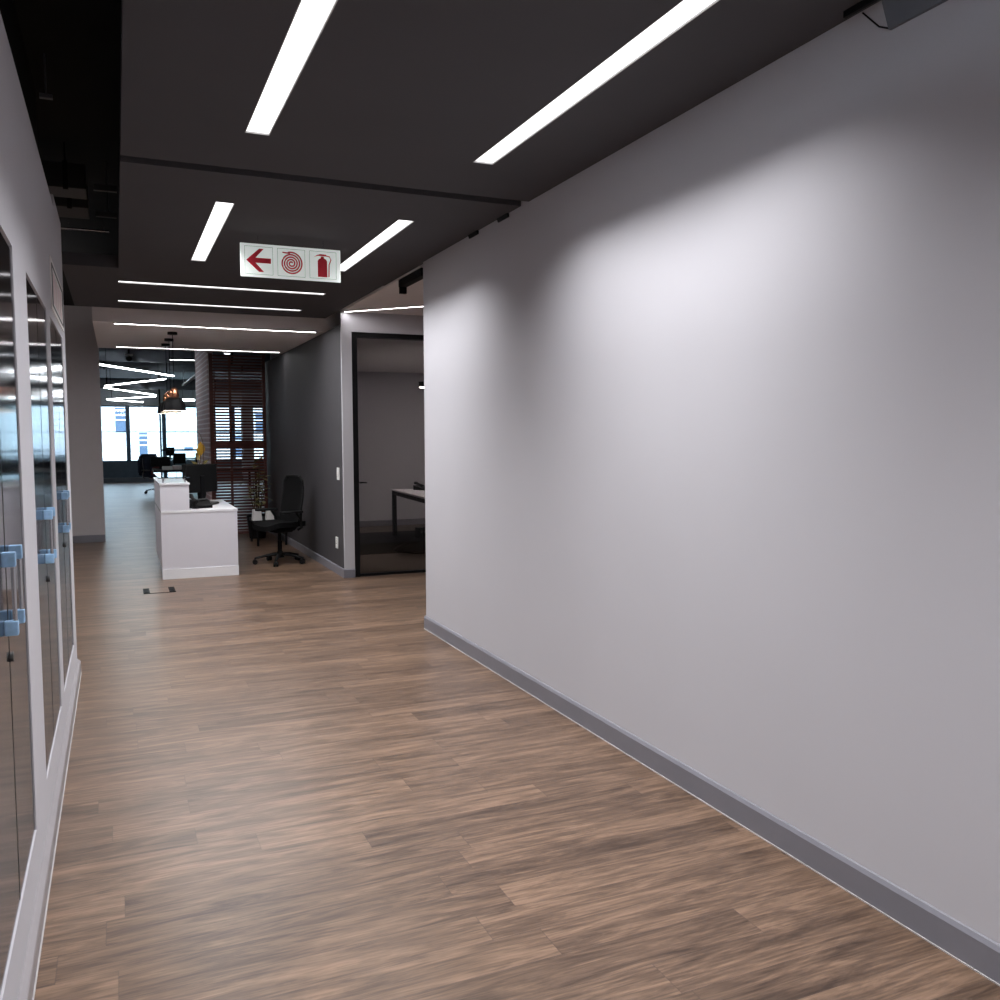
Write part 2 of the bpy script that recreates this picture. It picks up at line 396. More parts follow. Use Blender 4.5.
skirting('baseboard_office_back', [(2.392, 14.95, 0.008), (2.392, 14.936, 0.008), (2.392, 14.936, 0.1), (2.392, 14.95, 0.11)], (3.6, 0, 0))
d = struct(thing('door_1', 'x', 'x', (2.405, 9.66, 0)))
del d['label']; del d['category']
mb = B(0, 0.062, -0.05, 0.05, 0, 2.72); mb.box(1.483, 1.545, -0.05, 0.05, 0, 2.72); mb.box(0.062, 1.483, -0.05, 0.05, 2.665, 2.72); mb.box(0.062, 1.483, -0.03, 0.03, 0, 0.03)
mb.build('door_frame', 'black', d)
B(0.062, 1.483, -0.006, 0.006, 0.03, 2.665).build('pane', 'door_glass', d)
mb = MB().cyl((0.085, -0.012, 1.06), (0.085, -0.06, 1.06), 0.011).tube([(0.08, -0.06, 1.06), (0.11, -0.062, 1.06), (0.15, -0.058, 1.058)], [0.009, 0.008, 0.007])
mb.build('door_handle', 'black', d, smooth=True)
# open-plan office beyond: outer walls and window wall
struct(B(-5.1, -5.0, 14.5, 34.2, 0, 3.5).build('wall_far_left', 'grey_wall'))
struct(B(9.0, 9.1, 15.0, 34.2, 0, 3.5).build('wall_far_right', 'grey_wall'))
struct(B(6.1, 9.1, 15.0, 15.1, 0, 3.5).build('wall_far_near', 'grey_wall'))
struct(B(1.37, 1.46, 14.86, 17.15, 0, 3.5).build('wall_brick', 'brick'))
mb = B(-5.0, 9.0, 34.0, 34.2, 2.70, 3.5); mb.box(-5.0, -2.0, 34.0, 34.2, 0, 2.7); mb.box(7.6, 9.0, 34.0, 34.2, 0, 2.7)
struct(mb.build('wall_window', 'bulk_grey'))
struct(B(-2.0, 7.6, 33.95, 34.2, 0.0, 0.70).build('wall_sill', 'navy_sill'))
struct(B(-2.0, 7.6, 33.5, 33.95, 0.0, 0.15).build('trim_5', 'slate'))
for i in range(8):
    x0 = -2.0 + 1.2 * i
    w = struct(thing('window_%d' % (i + 1), 'x', 'x', (x0, 34.05, 0.70))); del w['label']; del w['category']
    mb = B(0, 0.07, -0.05, 0.05, 0, 2.0); mb.box(1.13, 1.2, -0.05, 0.05, 0, 2.0); mb.box(0.07, 1.13, -0.05, 0.05, 0, 0.05); mb.box(0.07, 1.13, -0.05, 0.05, 1.95, 2.0)
    mb.box(0.07, 1.13, -0.012, 0.012, 1.06, 1.085)
    mb.build('window_frame', 'navy_frame', w)
    B(0.07, 1.13, -0.004, 0.004, 0.05, 1.95).build('pane', 'glass', w)
struct(B(4.26, 4.66, 33.45, 33.85, 0.0, 3.5).build('wall_pillar', 'bulk_grey'))
# outside
struct(B(-30, 40, 34.25, 70, -0.3, -0.1).build('ground', 'asphalt'))
b = thing('office_building', 'pale clad building across the street outside the far windows', 'building', (0, 48, -0.1))
B(-22, 26, 0.0, 6, 0, 14).build('facade', 'ext_wall', b)
for x0, x1, z0, z1 in ((0.0, 0.47, 1.95, 3.15), (1.07, 1.45, 0.68, 1.9), (3.2, 3.62, 1.0, 1.42), (5.6, 6.1, 0.7, 1.9), (6.8, 7.3, 1.95, 3.15), (-1.9, -1.4, 0.7, 1.9)):
    w = B(x0, x1, -0.05, 0.02, z0, z1).build('window', 'ext_pane', b)
    mb = MB()
    for k in range(1, 4): mb.box(x0, x1, -0.09, -0.05, z0 + (z1 - z0) * (0.3 + 0.2 * k) - 0.04, z0 + (z1 - z0) * (0.3 + 0.2 * k) + 0.02)
    mb.build('louver', 'bulk_grey', w)

# ------------------------------------------------------------------ ceiling lights
def light(label, loc, length, w=0.11, rz=0.0, m='led', group=None, h=0.012, rec=0.0, watts=12.4, spread=119):
    """surface strip (rec = 0) or a trough let into a slot of the ceiling"""
    t = thing('ceiling_light', label, 'ceiling light', loc, rz, group)
    if rec:
        e = 0.004
        mb = B(-w / 2, -w / 2 + e, 0, length, 0.0005, rec); mb.box(w / 2 - e, w / 2, 0, length, 0.0005, rec)
        mb.box(-w / 2 + e, w / 2 - e, 0, e, 0.0005, rec); mb.box(-w / 2 + e, w / 2 - e, length - e, length, 0.0005, rec)
        mb.box(-w / 2, w / 2, 0, length, rec + 0.006, rec + 0.012)
        mb.build('frame', 'trough', t)
        B(-w / 2 + e, w / 2 - e, e, length - e, rec, rec + 0.006).build('diffuser', m, t)
        ld = bpy.data.lights.new('lamp', 'AREA'); ld.shape = 'RECTANGLE'; ld.size = w - 2 * e; ld.size_y = length - 2 * e
        ld.energy = watts; ld.spread = math.radians(spread); ld.color = (0.985, 0.985, 1.0)
        lo = bpy.data.objects.new('lamp', ld); COL.objects.link(lo); lo.parent = t; lo.location = (0, length / 2, -0.003)
        return t
    mb = B(-w / 2 - 0.006, -w / 2, 0, length, -h, 0); mb.box(w / 2, w / 2 + 0.006, 0, length, -h, 0)
    mb.box(-w / 2 - 0.006, w / 2 + 0.006, -0.006, 0, -h, 0); mb.box(-w / 2 - 0.006, w / 2 + 0.006, length, length + 0.006, -h, 0)
    mb.build('frame', 'dark_grey', t)
    B(-w / 2, w / 2, 0, length, -h + 0.002, -0.0005).build('diffuser', m, t)
    return t
GN = 'linear lights in the dark ceiling'
a = light('long linear ceiling light nearest us on the left of the dark ceiling', (0.635, 2.35, ZR), 1.88, group=GN, rec=REC)
copy_tree(a, loc=(1.75, 2.35, ZR), label='long linear ceiling light nearest us, beside the white right wall')
copy_tree(a, loc=(0.635, 5.51, ZR), label='shorter-looking lengthwise ceiling light just past the seam, left of the fire sign')
copy_tree(a, loc=(1.75, 5.51, ZR), label='lengthwise ceiling light just past the seam, touching the fire sign right edge')
copy_tree(a, loc=(0.635, -0.81, ZR), label='unseen extra lengthwise ceiling light overhead behind the viewpoint, left')  # unseen pair behind the camera, added to light the near wall and floor
copy_tree(a, loc=(1.75, -0.81, ZR), label='unseen extra lengthwise ceiling light overhead behind the viewpoint, right')
a = light('crosswise linear ceiling light under the fire sign, first of two on dark ceiling', (1.905, 8.6325, ZR), 1.845, w=0.105, rz=PI / 2, group=GN, rec=REC, watts=16.0, spread=148)
copy_tree(a, loc=(1.905, 9.8325, ZR), label='crosswise linear ceiling light on the far edge of the dark ceiling')
a = light('thin crosswise ceiling light near the front edge of the pale lowered ceiling', (2.186, 10.41, 2.80), 2.165, w=0.045, rz=PI / 2, m='led_thin', group='thin lights in the pale ceiling')
copy_tree(a, loc=(2.205, 13.06, 2.80), label='thin crosswise ceiling light at the back edge of the pale lowered ceiling')
pa, pb = Vector((2.32, 9.57, 2.935)), Vector((3.62, 8.15, 2.935))
light('thin slanting ceiling light above the black framed glass door', tuple(pa), (pb - pa).length, w=0.03, rz=math.atan2(pb.y - pa.y, pb.x - pa.x) - PI / 2, m='led_thin')
a = light('unseen ceiling light added over the side lobby left of the grey pier', (-1.6, 9.6, 3.0), 2.6, w=0.12, m='fill_lobby')  # out of view, added to brighten the grey pier
for y in (0.4, 2.2): MB().cyl((0, y, 0), (0, y, 0.49), 0.006, seg=6).build('hanger', 'black', a)
light('unseen linear ceiling light added inside the glass-door office, right side', (4.9, 10.6, 2.689), 2.6, w=0.14, m='fill_office')  # out of view, added to light the office interior
# zigzag of suspended tubes in the open office
def susp(label, p, q, r=0.015, group='zigzag lights in the far office', m='led_far'):
    p, q = Vector(p), Vector(q); c = (p + q) / 2
    t = thing('suspended_light', label, 'light', tuple(c), group=group)
    dv = (q - p).normalized(); L2 = (q - p).length / 2
    rz = math.atan2(dv.y, dv.x)
    MB().box(-L2, L2, -r, r, -r * 0.7, r * 0.7).build('diffuser', m, t, rz=rz)
    B(-L2, L2, -r - 0.002, r + 0.002, r * 0.7, 0.035).build('housing', 'black', t, rz=rz)
    for s in (-0.8, 0.8):
        MB().cyl((s * L2, 0, 0.035), (s * L2, 0, 3.494 - c.z), 0.004, seg=6).build('cable', 'black', t, rz=rz)
    return t
ZF = 2.8
susp('longest glowing zigzag tube, highest and nearest in the far office', (-0.253, 16.34, ZF), (1.10, 18.97, ZF))
susp('second glowing zigzag tube, slanting up towards the black pendant', (-0.20, 23.2, ZF), (0.99, 20.0, ZF))
susp('third glowing zigzag tube, meeting the second at its left end', (-0.22, 24.0, ZF), (1.09, 27.6, ZF))
susp('fourth glowing zigzag tube, low and slanting back to the left', (-0.23, 31.2, ZF), (1.13, 28.6, ZF))
susp('lowest short zigzag tube, just above the far windows', (-0.20, 31.8, ZF), (0.90, 33.3, ZF))
susp('short glowing tube at the right, between black pendant and brick wall', (2.02, 31.0, ZF), (2.42, 30.9, ZF), r=0.04, group=None)
susp('thin pale tube just under the pale ceiling edge, above the pendants', (0.90, 16.5, 2.92), (1.31, 16.45, 2.92), r=0.008, group=None, m='spot_white')

# ------------------------------------------------------------------ fire sign
t = thing('fire_sign', 'white hanging sign with red arrow, hose reel and extinguisher symbols', 'sign', (0.816, 6.3, 2.668))
W, H = 0.69, 0.225
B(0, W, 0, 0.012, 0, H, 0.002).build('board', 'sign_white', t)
for x in (0.12, 0.57): MB().cyl((x, 0.006, H), (x, 0.006, ZR - 2.668), 0.0025, seg=8).build('hanger', 'bar_steel', t)
for k in range(3):
    x0, x1, z0, z1 = 0.028 + k * 0.221, 0.028 + k * 0.221 + 0.19, 0.018, 0.207
    mb = MB(); w = 0.0022
    mb.box(x0, x1, -0.001, 0, z0, z0 + w); mb.box(x0, x1, -0.001, 0, z1 - w, z1); mb.box(x0, x0 + w, -0.001, 0, z0 + w, z1 - w); mb.box(x1 - w, x1, -0.001, 0, z0 + w, z1 - w)
    mb.build('border', 'sign_line', t)
def P2(pts, dx, dz): return [(x + dx, -0.002, z + dz) for x, z in pts]
MB().poly(P2([(0.0, 0.078), (0.088, 0.158), (0.118, 0.158), (0.062, 0.096), (0.166, 0.096), (0.166, 0.062), (0.062, 0.062), (0.118, 0.002), (0.084, 0.002)], 0.038, 0.034), (0, 0.002, 0)).build('arrow_symbol', 'sign_red', t)
pts = []
for k in range(0, 140):
    a = k / 139 * 4.25 * 2 * PI; r = 0.007 + 0.0165 * a / (2 * PI)
    pts.append((0.344 + r * math.cos(a + 0.3), -0.0022, 0.108 + r * math.sin(a + 0.3)))
mb = MB()
a4 = 4.25 * 2 * PI + 0.3
mb.tube(pts, 0.0054, seg=8, flat=1.0)
mb.poly([(0.283, -0.003, 0.176), (0.335, -0.003, 0.172), (0.335, -0.003, 0.182), (0.283, -0.003, 0.184)], (0, 0.003, 0))
mb.build('hose_reel_symbol', 'sign_red', t)
mb = MB()
mb.poly([(x, -0.002, z) for x, z in [(0.528, 0.03), (0.594, 0.03), (0.594, 0.14), (0.586, 0.153), (0.572, 0.160), (0.550, 0.160), (0.536, 0.153), (0.528, 0.14)]], (0, 0.002, 0))
mb.poly([(x, -0.002, z) for x, z in [(0.550, 0.160), (0.572, 0.160), (0.572, 0.172), (0.550, 0.172)]], (0, 0.002, 0))
mb.poly([(x, -0.002, z) for x, z in [(0.502, 0.166), (0.530, 0.175), (0.588, 0.175), (0.588, 0.187), (0.546, 0.188), (0.522, 0.180)]], (0, 0.002, 0))
mb.tube([(0.58, -0.001, 0.18), (0.612, -0.001, 0.174), (0.622, -0.001, 0.152), (0.608, -0.001, 0.118), (0.606, -0.001, 0.032)], 0.0038, seg=6)
mb.build('extinguisher_symbol', 'sign_red', t)

# ------------------------------------------------------------------ steel cabinets in the left wall
def cabinet(y0, w, label):
    t = thing('wall_cabinet', label, 'cabinet', (XL, y0, 0.262), group='steel cabinets in the left wall')
    hh = 2.18 - 0.262
    mb = B(-0.53, -0.04, 0.004, 0.03, 0.004, hh - 0.004); mb.box(-0.53, -0.04, w - 0.03, w - 0.004, 0.004, hh - 0.004)
    mb.box(-0.53, -0.04, 0.03, w - 0.03, 0.004, 0.03); mb.box(-0.53, -0.04, 0.03, w - 0.03, hh - 0.03, hh - 0.004); mb.box(-0.54, -0.53, 0.004, w - 0.004, 0.004, hh - 0.004)
    mb.build('body', 'dark_grey', t)
    B(-0.028, -0.0035, w / 2 - 0.0065, w / 2 + 0.0065, 0.008, hh - 0.014).build('gap_strip', 'black', t)  # black strip drawn in place of the shaded gap between the doors
    for k in (0, 1):
        a, b2 = (0.004, w / 2 - 0.0065) if k == 0 else (w / 2 + 0.0065, w - 0.004)
        dr = B(-0.030, -0.004, a, b2, 0.006, hh - 0.012, 0.0015).build('door', 'steel', t)
        yh = w / 2 + (-0.085 if k == 0 else 0.085)
        za, zb = 0.80, 0.985
        MB().cyl((0.022, yh, za), (0.022, yh, zb), 0.006, seg=12).build('handle', 'bar_steel', dr, smooth=True)
        for z in (za, zb):
            MB().box(-0.004, 0.030, yh - 0.012, yh + 0.012, z - 0.02, z + 0.02, 0.004).build('handle_cover', 'blue_film', dr)
        if k == 1:
            mb = MB().cyl((-0.004, a + 0.012, 0.70), (0.004, a + 0.012, 0.70), 0.014, seg=16)
            mb.build('lock', 'dark_grey', dr)
    return t
cabinet(CAB[0][0], 1.00, 'steel double-door cabinet nearest us, cut off by the left picture edge')
cabinet(CAB[1][0], 1.02, 'steel double-door cabinet in the middle of the left wall')
cabinet(CAB[2][0], 1.13, 'steel double-door cabinet at the far end of the left wall, under the notice')
t = thing('wall_notice', 'framed white notice with pink print above the farthest steel cabinet', 'notice', (XL, 5.12, 2.232))
B(0, 0.006, 0, 1.1, 0, 0.27).build('paper', 'paper', t)
mb = B(0.006, 0.009, 0.05, 1.05, 0.232, 0.242); mb.box(0.006, 0.009, 0.05, 1.05, 0.022, 0.03); mb.box(0.006, 0.009, 0.05, 0.075, 0.03, 0.232); mb.box(0.006, 0.009, 1.03, 1.05, 0.03, 0.232)
mb.build('border', 'dark_grey', t)
mb = MB()
for k in range(4): mb.box(0.006, 0.0075, 0.15 + 0.21 * k, 0.29 + 0.21 * k, 0.05, 0.21)
mb.build('printed_panel', 'pink', t)

# ------------------------------------------------------------------ void above the left side
def duct(label, y0, y1, z0, z1, x0=-1.6, x1=0.0):
    t = thing('air_duct', label, 'duct', (0, 0, 0), group='ducts above the left wall')
    B(x0, x1, y0, y1, z0, z1, 0.005).build('casing', 'duct_dark', t)
    for x in (x1 - 0.12, x1 - 0.3): B(x - 0.015, x + 0.015, y0 - 0.01, y0, z0 - 0.012, z1 + 0.01).build('flange', 'void', t)
    MB().cyl((x1 - 0.12, y0 + 0.02, z1), (x1 - 0.12, y0 + 0.02, 3.494), 0.006, seg=6).build('hanger', 'void', t)
duct('nearer dark rectangular duct crossing the black gap above the left wall', 6.52, 6.80, 3.20, 3.36, x1=-0.13)
duct('farther dark rectangular duct crossing the black gap above the left wall', 7.05, 7.40, 3.20, 3.36, x1=-0.13)
for y, lab in ((6.9, 'nearer black cable rail beside the ducts in the ceiling gap'), (7.7, 'farther black cable rail beside the ducts in the ceiling gap')):
    mb = B(-0.09, 0.06, y, y + 0.04, 3.30, 3.34); mb.cyl((0.0, y + 0.02, 3.34), (0.0, y + 0.02, 3.5), 0.006, seg=6)
    tag(mb.build('cable_rail', 'dark_grey'), lab, 'rail', 'cable rails in the ceiling gap')
mb = MB().cyl((-1.4, 8.25, 3.3), (0.0, 8.25, 3.3), 0.011, seg=10)
for x in (-0.3, -0.04): mb.cyl((x, 8.25, 3.3), (x, 8.25, 3.5), 0.004, seg=6)
tag(mb.build('conduit_pipe', 'bar_steel'), 'thin pale conduit pipe crossing the black ceiling gap above the left wall', 'pipe')
mb = B(-0.30, -0.24, 5.1, 5.13, 3.28, 3.30); mb.cyl((-0.27, 5.115, 3.3), (-0.27, 5.115, 3.5), 0.005, seg=6)
tag(mb.build('pipe_clip', 'slate'), 'tiny grey clip alone in the black ceiling gap, top left', 'clip')

# ------------------------------------------------------------------ fittings along the right ceiling edge
t = thing('track_spotlight', 'black spotlight box under the ceiling edge at the right wall end', 'spotlight', (2.33, 6.86, 2.895), 0.0)
MB().box(-0.035, 0.035, 0, 0.62, -0.03, 0.035, 0.006).build('housing', 'black_plastic', t)
B(-0.03, 0.03, 0.58, 0.62, -0.085, -0.03, 0.004).build('bracket', 'black', t)
MB().cyl((0, -0.012, 0.01), (0, 0.0, 0.01), 0.022, seg=16).build('lens', 'bar_steel', t)
for y, lab in ((5.08, 'nearer small black clip along the right ceiling edge, past the seam'), (5.58, 'farther small black clip along the right ceiling edge, past the seam')):
    mb = MB().poly([(2.262, y, 2.949), (2.278, y, 2.949), (2.278, y, 2.926), (2.27, y, 2.926)], (0, 0.16, 0))
    tag(mb.build('ceiling_clip', 'black'), lab, 'clip', 'clips along the right ceiling edge')
t = thing('air_diffuser', 'grey slot air diffuser on top of the white right wall, top right', 'vent', (XR, 1.72, 2.842))
MB().poly([(0, 0, 0.106), (0, 0, 0), (-0.012, 0, 0.0), (-0.05, 0, 0.095), (-0.05, 0, 0.106)], (0, 0.42, 0)).build('casing', 'slate', t)
B(-0.062, -0.05, -0.05, 0.56, 0.085, 0.106).build('slot', 'black', t)
MB().tube([(-0.012, 0.42, 0.004), (-0.02, 0.45, 0.02), (-0.04, 0.50, 0.08)], 0.003, seg=6).build('wire', 'black', t)

# ------------------------------------------------------------------ reception desk
DL = 1.62
t = thing('reception_desk', 'white stepped reception desk with glass shelf and bright kick strip', 'desk', (0.425, 10.32, 0))
B(0.0, 0.81, 0.004, 0.03, 0.112, 0.735).build('front_panel', 'laminate', t)
mb = B(0.0, 0.028, 0.03, DL, 0.112, 0.735); mb.box(0.79, 0.81, DL - 0.03, DL, 0.112, 0.735)
mb.build('side_panel', 'laminate', t)
B(-0.002, 0.812, -0.002, 0.04, 0.0, 0.112, 0.002).build('kick_strip', 'laminate_bright', t)
B(0.0, 0.815, 0.0, DL, 0.735, 0.762, 0.002).build('worktop', 'laminate_bright', t)
mb = B(0.0, 0.30, 0.004, 0.03, 0.762, 1.045); mb.box(0.0, 0.03, 0.03, DL, 0.762, 1.045); mb.box(0.27, 0.30, 0.03, DL, 0.762, 1.045)
mb.build('upstand', 'laminate', t)
B(-0.01, 0.31, -0.004, DL, 1.045, 1.066, 0.002).build('ledge', 'laminate_bright', t)
for x, y in ((0.035, 0.12), (0.265, 0.12), (0.035, 1.45), (0.265, 1.45)):
    MB().cyl((x, y, 1.066), (x, y, 1.12), 0.009, seg=14).build('standoff', 'bar_steel', t, smooth=True)
B(-0.01, 0.31, 0.02, DL - 0.05, 1.12, 1.13, 0.001).build('glass_shelf', 'glass', t)

def monitor(loc, rz, label, w=0.5, h=0.30, zb=0.13, group=None, cat='monitor'):
    t = thing('computer_monitor', label, cat, loc, rz, group)
    MB().box(-w / 2, w / 2, -0.015, 0.015, zb, zb + h, 0.006).build('casing', 'black_plastic', t)
    B(-w / 2 + 0.012, w / 2 - 0.012, -0.0175, -0.015, zb + 0.014, zb + h - 0.012).build('screen', 'screen_off', t)
    MB().box(-0.03, 0.03, 0.015, 0.04, 0.01, zb + h * 0.6, 0.004).build('stand', 'black', t)
    MB().box(-0.11, 0.11, -0.07, 0.10, 0.0, 0.012, 0.004).build('base', 'black', t)
    return t
monitor((0.945, 11.42, 0.762), PI + 0.62, 'black monitor seen from behind on the reception worktop, in front', w=0.46, h=0.34)
monitor((0.955, 11.72, 0.762), PI - 0.05, 'second black monitor standing behind the first on the reception desk', w=0.41, h=0.34)
t = thing('desk_phone', 'black desk phone with handset at the front of the reception worktop', 'phone', (0.86, 10.62, 0.762), 0.25)
MB().poly([(-0.11, -0.1, 0), (0.11, -0.1, 0), (0.11, -0.1, 0.025), (-0.11, -0.1, 0.025)], (0, 0.0, 0.0)).build('foot_plate', 'black_plastic', t)
MB().poly([(-0.11, -0.10, 0), (-0.11, 0.10, 0), (-0.11, 0.10, 0.085), (-0.11, 0.07, 0.095), (-0.11, -0.10, 0.03)], (0.22, 0, 0)).build('body', 'black_plastic', t)
MB().tube([(-0.075, -0.10, 0.075), (-0.075, -0.07, 0.085), (-0.075, 0.0, 0.105), (-0.075, 0.07, 0.135), (-0.075, 0.10, 0.135)], [0.024, 0.026, 0.016, 0.026, 0.024], seg=12).build('handset', 'black_plastic', t, smooth=True)
MB().box(0.0, 0.09, 0.02, 0.065, 0.09, 0.098).build('display', 'dark_grey', t)
pts = [(-0.12 + 0.014 * math.cos(k * 1.3) + 0.002 * k * 0.5, -0.12 - 0.0015 * k, 0.016 + 0.012 * math.sin(k * 1.3)) for k in range(40)]
MB().tube(pts, 0.003, seg=6).build('cord', 'black_plastic', t)
t = thing('keyboard', 'low black keyboard lying on the reception worktop beside the phone', 'keyboard', (1.0, 11.06, 0.762), 1.2)
MB().box(-0.2, 0.2, -0.065, 0.065, 0, 0.018, 0.004).build('body', 'black_plastic', t)
mb = MB()
for i in range(14):
    for j in range(5): mb.box(-0.19 + i * 0.0272, -0.168 + i * 0.0272, -0.058 + j * 0.0232, -0.04 + j * 0.0232, 0.018, 0.024)
mb.build('keys', 'dark_grey', t)

# ------------------------------------------------------------------ floor outlet box
t = thing('floor_box', 'square floor outlet box with wood inlay in front of the reception desk', 'floor box', (0.205, 9.45, 0))
for y in (0, 0.314): B(0, 0.305, y, y + 0.006, 0, 0.004).build('rim', 'black', t)
for x in (0.0, 0.245):
    o = MB().box(x, x + 0.06, 0.006, 0.314, 0, 0.006, 0.001).build('cable_flap', 'black_plastic', t)
    for k in range(3): B(x + 0.012, x + 0.048, 0.05 + 0.09 * k, 0.08 + 0.09 * k, 0.006, 0.009).build('vent_slot', 'black', o)
B(0.06, 0.245, 0.006, 0.314, 0, 0.004).build('inlay', 'floor', t)

# ------------------------------------------------------------------ office chair
def office_chair(loc, rz, label, back='black_fabric', frame='black_plastic', arm='black_plastic', group=None):
    """faces local -x"""
    t = thing('office_chair', label, 'office chair', loc, rz, group)
    def seat_fn(u, v):
        x = -0.25 + 0.49 * u; y = (v - 0.5) * 0.49 * (1 - 0.12 * abs(2 * u - 1) ** 3)
        z = 0.475 - 0.05 * max(0, 0.25 - u) ** 1.2 * 3 + 0.022 * (2 * v - 1) ** 2
        return (x, y, z), (0, 0, 1)
    MB().slab(seat_fn, 14, 12, 0.06).build('seat', back, t, smooth=True)
    def back_fn(u, v):
        z = 0.50 + 0.58 * u; hw = 0.235 * (1 - 0.10 * (2 * u - 1) ** 2) * (1 - max(0, u - 0.85) ** 2 * 12)
        y = (v - 0.5) * 2 * hw
        x = 0.215 + 0.03 * math.sin(u * PI * 0.9 - 0.9) + 0.02 * u - 0.05 * (2 * v - 1) ** 2
        return (x, y, z), (-1, 0, 0.15)
    bk = MB().slab(back_fn, 18, 12, 0.022).build('backrest', back, t, smooth=True)
    rim = [Vector(back_fn(u, v)[0]) for u, v in [(k / 10, 0) for k in range(11)] + [(1, k / 8) for k in range(1, 8)] + [(1 - k / 10, 1) for k in range(11)] + [(0, 1 - k / 8) for k in range(1, 9)]]
    MB().tube(rim, 0.013, seg=8).build('back_frame', frame, bk, smooth=True)
    MB().tube([(0.02, 0, 0.43), (0.20, 0, 0.42), (0.29, 0, 0.50), (0.305, 0, 0.62), (0.29, 0, 0.75)], [0.03, 0.03, 0.028, 0.024, 0.02], seg=10).build('spine', frame, t, smooth=True)
    for s in (-1, 1):
        ar = MB().tube([(0.12, s * 0.24, 0.43), (0.13, s * 0.30, 0.46), (0.12, s * 0.30, 0.56), (0.06, s * 0.30, 0.645)], 0.017, seg=8)
        ao = ar.build('armrest', frame, t, smooth=True)
        MB().box(-0.15, 0.14, s * 0.30 - 0.04, s * 0.30 + 0.04, 0.64, 0.668, 0.012).build('arm_pad', arm, ao, smooth=True)
    MB().box(-0.10, 0.12, -0.12, 0.12, 0.39, 0.445, 0.015).build('mechanism', frame, t)
    MB().cyl((0, 0, 0.27), (0, 0, 0.40), 0.018, seg=16).cyl((0, 0, 0.12), (0, 0, 0.28), 0.027, seg=16).build('gas_lift', frame, t, smooth=True)
    MB().cyl((0, 0, 0.075), (0, 0, 0.15), 0.05, 0.035, seg=18).build('hub', frame, t, smooth=True)
    for k in range(5):
        an = k * 2 * PI / 5 + 0.25
        c, s2 = math.cos(an), math.sin(an)
        lg = MB().tube([(0.03 * c, 0.03 * s2, 0.118), (0.16 * c, 0.16 * s2, 0.105), (0.31 * c, 0.31 * s2, 0.075)], [0.03, 0.024, 0.017], seg=8, flat=0.7).build('leg', frame, t, smooth=True)
        mb = MB()
        px, py = 0.305 * c, 0.305 * s2
        for o2 in (-0.017, 0.017):
            cxx, cyy = px - s2 * o2, py + c * o2
            mb.cyl((cxx + s2 * 0.009, cyy - c * 0.009, 0.03), (cxx - s2 * 0.009, cyy + c * 0.009, 0.03), 0.03, seg=16)
        mb.cyl((px, py, 0.03), (px, py, 0.075), 0.009, seg=8)
        mb.build('caster', 'black_plastic', lg, smooth=True)
    return t
office_chair((1.83, 11.09, 0), 0.36, 'black mesh swivel office chair between reception desk and charcoal wall')

# low black side table with white boxes beyond the chair, plant behind it
t = thing('side_table', 'low black side table behind the black office chair', 'table', (2.0, 13.2, 0))
MB().box(-0.20, 0.26, -0.28, 0.42, 0.32, 0.37, 0.004).build('table_top', 'black', t)
for x in (-0.17, 0.23):
    for y in (-0.25, 0.39): MB().cyl((x, y, 0), (x, y, 0.32), 0.016, seg=12).build('leg', 'black', t)
for x, w, hh, lab in ((1.83, 0.12, 0.15, 'left white paper box on the low black table behind the chair'), (2.01, 0.10, 0.14, 'right white paper box on the low black table behind the chair')):
    o = thing('paper_box', lab, 'box', (x, 13.02, 0.37), 0.1, 'white boxes on the side table')
    MB().poly([(-w / 2 - 0.006, -0.05, 0), (w / 2 + 0.006, -0.05, 0), (w / 2 - 0.01, -0.05, hh), (-w / 2 + 0.01, -0.05, hh)], (0, 0.1, 0)).build('carton', 'paper', o)
    B(-w / 2 + 0.008, w / 2 - 0.008, -0.052, 0.052, hh, hh + 0.006).build('lid', 'paper', o)
t = thing('potted_plant', 'tall olive-leaved potted plant in front of the wooden slat screen', 'plant', (1.98, 14.05, 0))
MB().lathe([(0.0, 0.0), (0.12, 0.0), (0.16, 0.34), (0.165, 0.36), (0.15, 0.36), (0.145, 0.31), (0.0, 0.31)], seg=28).build('pot', 'black_plastic', t, smooth=True)
rng = random.Random(4); stems = MB(); lv = MB()
for k in range(9):
    an = rng.uniform(0, 2 * PI); rr = rng.uniform(0.03, 0.24); h1 = rng.uniform(0.85, 1.47)
    tip = Vector((rr * math.cos(an), rr * math.sin(an), h1))
    pts = [Vector((0.03 * math.cos(an), 0.03 * math.sin(an), 0.31)).lerp(tip, f) + Vector((0, 0, 0.05 * math.sin(f * PI))) for f in (0, .25, .5, .75, 1)]
    stems.tube(pts, [0.008, 0.007, 0.006, 0.005, 0.003], seg=6)
    for j in range(7):
        f = 0.35 + 0.65 * j / 6
        p = Vector((0.03 * math.cos(an), 0.03 * math.sin(an), 0.31)).lerp(tip, f)
        b2 = rng.uniform(0, 2 * PI); L = rng.uniform(0.09, 0.17)
        dv = Vector((math.cos(b2), math.sin(b2), rng.uniform(-0.3, 0.7))).normalized()
        sd = dv.cross(Vector((0, 0, 1))).normalized() * L * 0.22; n = sd.cross(dv).normalized()
        c = [p, p + dv * L * 0.35 + sd, p + dv * L * 0.75 + sd * 0.7 - n * 0.01, p + dv * L - n * 0.03, p + dv * L * 0.75 - sd * 0.7 - n * 0.01, p + dv * L * 0.35 - sd]
        lv.poly([tuple(q) for q in c], tuple(n * 0.0015))
stems.build('stem', 'stem', t); lv.build('foliage', 'leaf', t)

